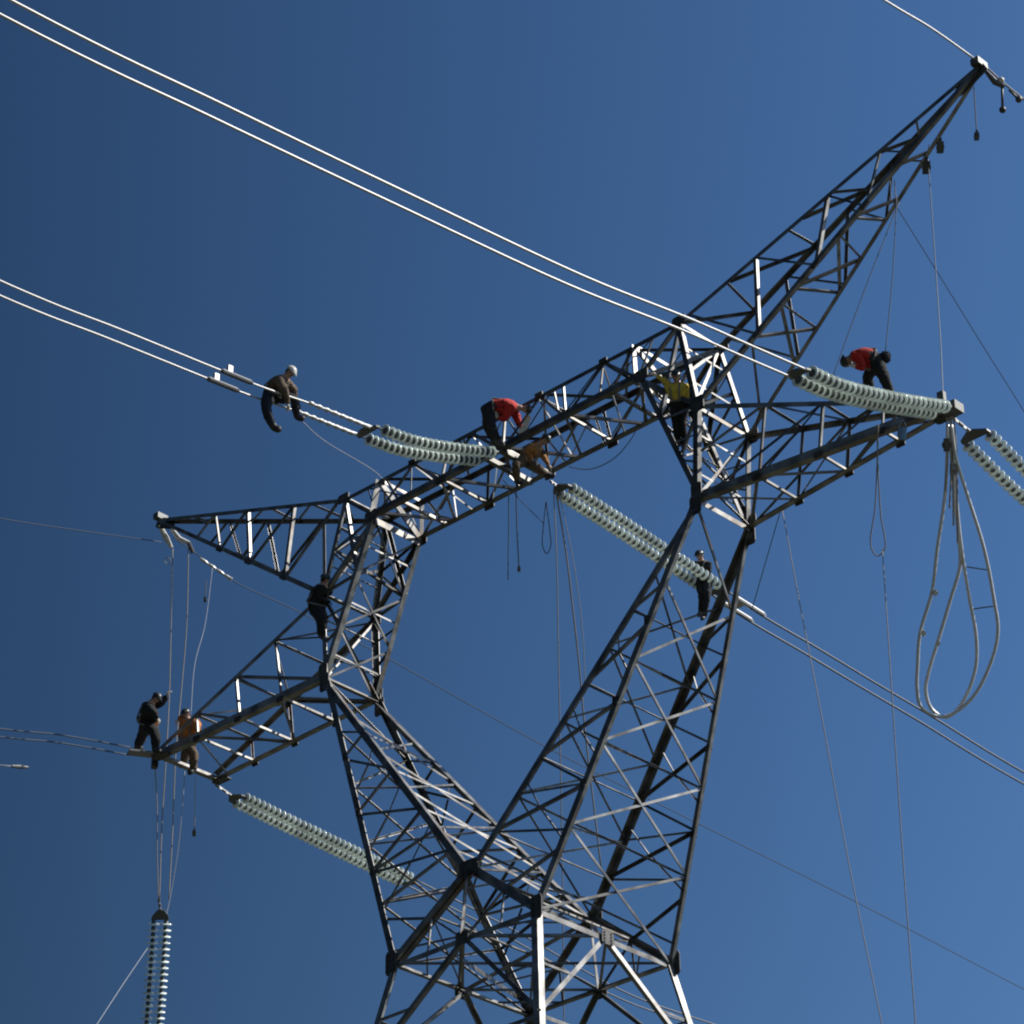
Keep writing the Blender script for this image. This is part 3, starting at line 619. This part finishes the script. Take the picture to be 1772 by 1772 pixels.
def person(label, z, J, D, jacket, trousers, helmet='white', lat=(0, 1.), face=(1, 0), bag=None, glove='glove', shirt_waist=.28, boots='boot', group='line workers on the pylon', bulk=1.):
    """J: joint -> pixel in the photograph; D: joint -> sign of its depth step; limb lengths give the depth"""
    mpp = z / FPX
    P = {}
    def step(a, b, L, sg):
        ax, ay = pix(P[a]); bx, by = J[b]
        zz = depth(P[a]); d2 = math.hypot(bx - ax, by - ay) * zz / FPX
        dz = math.sqrt(max(0, L * L - d2 * d2)) * sg
        P[b] = at_depth(bx, by, zz + dz)
    P['pelvis'] = at_depth(*J['pelvis'], z)
    latv = (rt * lat[0] + fw * lat[1]).normalized()
    J = dict(J)
    step('pelvis', 'chest', .40, D.get('chest', 0)); step('chest', 'head', .30, D.get('head', 0))
    for s, k in (('l', 1), ('r', -1)):
        P[s + 'hip'] = P['pelvis'] + latv * k * .10 - up * .03
        P[s + 'sh'] = P['chest'] + latv * k * .185
        step(s + 'sh', s + 'el', .30, D.get(s + 'el', 0)); step(s + 'el', s + 'ha', .27, D.get(s + 'ha', 0))
        step(s + 'hip', s + 'kn', .44, D.get(s + 'kn', 0)); step(s + 'kn', s + 'ft', .43, D.get(s + 'ft', 0))
    fdir = (rt * face[0] + fw * face[1] - W * .1).normalized()
    neck = lp(P['chest'], P['head'], .42)
    V_ = ['pelvis', 'belly', 'chest', 'neckb', 'headb']
    pos = {'pelvis': P['pelvis'], 'belly': lp(P['pelvis'], P['chest'], .5), 'chest': P['chest'], 'neckb': neck, 'headb': lp(P['chest'], P['head'], .8)}
    rad = {'pelvis': .155, 'belly': .15, 'chest': .165, 'neckb': .065, 'headb': .055}
    E = [('pelvis', 'belly'), ('belly', 'chest'), ('chest', 'neckb'), ('neckb', 'headb')]
    for s in 'lr':
        toe = s + 'toe'
        fd = fdir * .17 - W * .03
        pos[toe] = P[s + 'ft'] + fd; pos[s + 'thigh'] = lp(P[s + 'hip'], P[s + 'kn'], .45); pos[s + 'calf'] = lp(P[s + 'kn'], P[s + 'ft'], .35)
        for j, r_ in ((s + 'hip', .11), (s + 'kn', .073), (s + 'ft', .055), (s + 'sh', .085), (s + 'el', .058), (s + 'ha', .036)):
            pos[j] = P[j]; rad[j] = r_
        rad[toe] = .045; rad[s + 'thigh'] = .095; rad[s + 'calf'] = .072
        E += [('pelvis', s + 'hip'), (s + 'hip', s + 'thigh'), (s + 'thigh', s + 'kn'), (s + 'kn', s + 'calf'), (s + 'calf', s + 'ft'), (s + 'ft', toe), ('chest', s + 'sh'), (s + 'sh', s + 'el'), (s + 'el', s + 'ha')]
    names = list(pos); me = bpy.data.meshes.new('tmp'); me.from_pydata([pos[n] for n in names], [(names.index(a), names.index(b)) for a, b in E], [])
    o = bpy.data.objects.new('tmp', me); col.objects.link(o)
    mo = o.modifiers.new('s', 'SKIN'); mo.use_smooth_shade = True
    for i, n in enumerate(names):
        sv = me.skin_vertices[0].data[i]; r_ = rad[n] * bulk * (1.22 if n not in ('neckb', 'headb', 'lha', 'rha') else 1.05); sv.radius = (r_, r_ * (.82 if n in ('pelvis', 'belly', 'chest') else 1)); sv.use_root = (n == 'pelvis')
    su_ = o.modifiers.new('d', 'SUBSURF'); su_.levels = 2; su_.render_levels = 2
    dg = bpy.context.evaluated_depsgraph_get(); dg.update()
    ev = bpy.data.meshes.new_from_object(o.evaluated_get(dg)); bpy.data.objects.remove(o); bpy.data.meshes.remove(me)
    bm = bmesh.new(); bm.from_mesh(ev); bpy.data.meshes.remove(ev)
    # clothing by nearest bone
    def dist(p, a, b):
        ab = b - a; t = max(0, min(1, (p - a).dot(ab) / max(1e-9, ab.length_squared))); return (p - (a + ab * t)).length
    reg = []
    for a, b in E:
        if 'toe' in b: k = 3
        elif a in ('pelvis',) and b == 'belly': k = 0
        elif b in ('neckb', 'headb'): k = 0 if b == 'neckb' else 2
        elif any(t in a for t in ('hip', 'thigh', 'kn', 'calf')) or 'hip' in b: k = 1
        else: k = 0
        reg.append((pos[a], pos[b], k))
    for f in bm.faces:
        c = f.calc_center_median(); f.smooth = True
        k = min(reg, key=lambda q: dist(c, q[0], q[1]) - (.02 if q[2] == 1 else 0))[2]
        if k == 1 and min((c - P['lft']).length, (c - P['rft']).length) < .12: k = 3
        f.material_index = k
    from mathutils import noise as mn
    sd0 = Vector((pos['pelvis'].x * 3.1, 7.7, pos['pelvis'].z))
    for v in bm.verts:                                  # creased, baggy work clothes
        nv = mn.noise(v.co * 7.5 + sd0) * .020 + mn.noise(v.co * 17 + sd0) * .012
        v.co += v.normal * (nv + .004)
    for s in 'lr': add_hand(bm, P[s + 'ha'], P[s + 'ha'] - P[s + 'el'], up, 6)
    upv = (P['head'] - neck).normalized()
    add_head(bm, P['head'], upv, fdir, 2, 4, 5)
    ob = obj('person', bm, [M[jacket], M[trousers], M['skin'], M[boots], M['hair'], M['eye'], M[glove]])
    tag(ob, label, 'worker', group)
    # helmet
    bm = bmesh.new(); face_ = (fdir - upv * fdir.dot(upv)).normalized(); sd_ = upv.cross(face_)
    g = bmesh.ops.create_uvsphere(bm, u_segments=18, v_segments=10, radius=1)
    bmesh.ops.delete(bm, geom=[v for v in bm.verts if v.co.z < -.05], context='VERTS')
    for v in bm.verts: x, y, z_ = v.co; v.co = P['head'] + upv * (.03 + z_ * .122) + sd_ * x * .112 + face_ * (y * .132 + (.05 if (z_ < .15 and y > .3) else 0))
    bmesh.ops.solidify(bm, geom=bm.faces[:], thickness=.008)
    obj('helmet', bm, M[helmet], ob, True)
    # harness: waist belt, shoulder straps
    bm = bmesh.new(); ax = (P['chest'] - P['pelvis']).normalized(); fr = (latv - ax * latv.dot(ax)).normalized(); bk = ax.cross(fr)
    c = lp(P['pelvis'], P['chest'], .22); rr_ = .175 * bulk
    tube(bm, [c + (fr * math.cos(t * math.pi / 8) * 1.05 + bk * math.sin(t * math.pi / 8) * .95) * rr_ for t in range(17)], .024, 6)
    for k in (-1, 1):
        tube(bm, spline([c + fr * k * .09 + bk * rr_, P['chest'] + fr * k * .10 + bk * .125, P['chest'] + ax * .09 + fr * k * .1, P['chest'] + fr * k * .1 - bk * .125, c + fr * k * .09 - bk * rr_], 5), .018, 6)
    obj('harness', bm, M['strap'], ob)
    if bag:
        x, y, w_, h_, mm = bag; bm = bmesh.new(); c = at_depth(x, y, z - .12); box(bm, c, rt, fw, up, w_ * .8, .16, h_ * .8)
        bmesh.ops.bevel(bm, geom=bm.edges[:], offset=.035, segments=2, affect='EDGES'); obj('tool_bag', bm, M[mm], ob, True)
    return ob
z1 = depth(on_u(487, 692, 0))
person('person in dark brown clothes and pale helmet sitting on the two bright conductors', z1,
       dict(pelvis=(468, 684), chest=(487, 659), head=(502, 644), lel=(509, 675), lha=(511, 696), rel=(494, 678), rha=(498, 700), lkn=(510, 690), lft=(514, 722), rkn=(459, 706), rft=(473, 741)),
       dict(lkn=-1, rkn=-1, lel=1, rel=-1, lft=1, rft=1, lha=1, rha=1), 'brown', 'navy', 'white', lat=(.25, 1), face=(1, -.3), bulk=1.2, bag=(480, 684, .14, .2, 'black'))
z2 = depth(tw(.5, -1.0, 9.7))
person('person in a red jacket and black trousers bending over on the bridge beam', z2,
       dict(pelvis=(845, 707), chest=(884, 704), head=(910, 708), lel=(895, 726), lha=(903, 742), rel=(874, 726), rha=(862, 722), lkn=(842, 735), lft=(857, 766), rkn=(850, 737), rft=(862, 768)),
       dict(lel=1, rel=-1, chest=-1, lkn=-1, rkn=-1), 'red', 'black', 'darkshell', lat=(.2, 1), face=(.7, -.1), bag=(858, 718, .14, .22, 'glove'), bulk=1.28)
z3 = depth(tw(1.2, .4, 9.3))
person('person in an orange jacket crouching inside the bridge beam below the red worker', z3,
       dict(pelvis=(908, 795), chest=(927, 776), head=(943, 761), lel=(940, 790), lha=(950, 806), rel=(912, 778), rha=(920, 795), lkn=(925, 806), lft=(948, 822), rkn=(892, 805), rft=(895, 834)),
       dict(lkn=-1, rkn=-1, lft=1, rft=1), 'ochre', 'brown', 'darkshell', lat=(.3, 1), face=(1, -.2), bulk=1.08)
z4 = depth(tw(4.9, -1.0, 8.0))
person('person in a yellow top and black trousers inside the column below the bridge', z4,
       dict(pelvis=(1175, 699), chest=(1171, 671), head=(1170, 652), lel=(1152, 660), lha=(1136, 650), rel=(1187, 676), rha=(1190, 692), lkn=(1171, 735), lft=(1173, 770), rkn=(1181, 736), rft=(1186, 772)),
       dict(lkn=-1, rkn=-1), 'yellow', 'black', 'darkshell', lat=(-.9, .4), face=(-.3, -1), bag=(1196, 700, .2, .2, 'black'))
z5 = depth(tw(9.3, -.5, 6.3))
person('person in a red jacket and black trousers bending over the right crossarm insulators', z5,
       dict(pelvis=(1517, 624), chest=(1484, 615), head=(1466, 624), lel=(1484, 636), lha=(1474, 630), rel=(1494, 638), rha=(1480, 634), lkn=(1500, 653), lft=(1508, 686), rkn=(1530, 652), rft=(1541, 684)),
       dict(chest=1, lkn=1, rkn=-1, lel=1, rel=-1), 'red', 'black', 'darkshell', lat=(.2, 1), face=(-.8, -.3), bag=(1532, 618, .26, .3, 'black'), bulk=1.32)
z6 = depth(tw(-6.1, -1.1, 7.3))
person('person all in black clinging to the left column where the peak chord meets it', z6,
       dict(pelvis=(547, 1052), chest=(555, 1021), head=(562, 1003), lel=(566, 1034), lha=(574, 1020), rel=(548, 1032), rha=(566, 1040), lkn=(561, 1068), lft=(553, 1098), rkn=(556, 1072), rft=(558, 1104)),
       dict(lkn=1, rkn=-1, lel=1), 'black', 'black', 'darkshell', lat=(-.2, 1), face=(1, .4), glove='black', bag=(541, 1046, .24, .36, 'black'), bulk=1.42)
z7 = zl - .45
person('person in black bent over at the left crossarm end, one arm raised', z7,
       dict(pelvis=(255, 1251), chest=(255, 1226), head=(270, 1208), lel=(281, 1215), lha=(289, 1203), rel=(268, 1233), rha=(273, 1244), lkn=(247, 1272), lft=(236, 1295), rkn=(270, 1272), rft=(268, 1298)),
       dict(chest=-1, lkn=1, rkn=-1, lel=1, rel=-1), 'black', 'black', 'darkshell', lat=(-.3, 1), face=(1, -.2), bag=(270, 1254, .12, .3, 'orange'), bulk=1.42)
z8 = zl - .2
person('person in an orange jacket straddling the left crossarm beside the worker in black', z8,
       dict(pelvis=(327, 1284), chest=(327, 1252), head=(322, 1236), lel=(312, 1240), lha=(308, 1246), rel=(342, 1260), rha=(347, 1274), lkn=(336, 1304), lft=(334, 1334), rkn=(322, 1300), rft=(318, 1322)),
       dict(lkn=-1, rkn=1, rel=-1), 'orange', 'brown', 'darkshell', lat=(-1, .3), face=(-.6, -.8), bulk=1.32)
z9 = depth(on_u(1218, 1004, 0))
person('person in dark clothes sitting on the far conductor behind the right leg', z9,
       dict(pelvis=(1218, 1003), chest=(1216, 977), head=(1211, 962), lel=(1204, 985), lha=(1200, 998), rel=(1226, 988), rha=(1228, 1002), lkn=(1214, 1030), lft=(1214, 1062), rkn=(1224, 1030), rft=(1219, 1068)),
       dict(lkn=-1, rkn=-1, lft=1, rft=1), 'black', 'navy', 'darkshell', lat=(-.8, .6), face=(-.6, -.8))
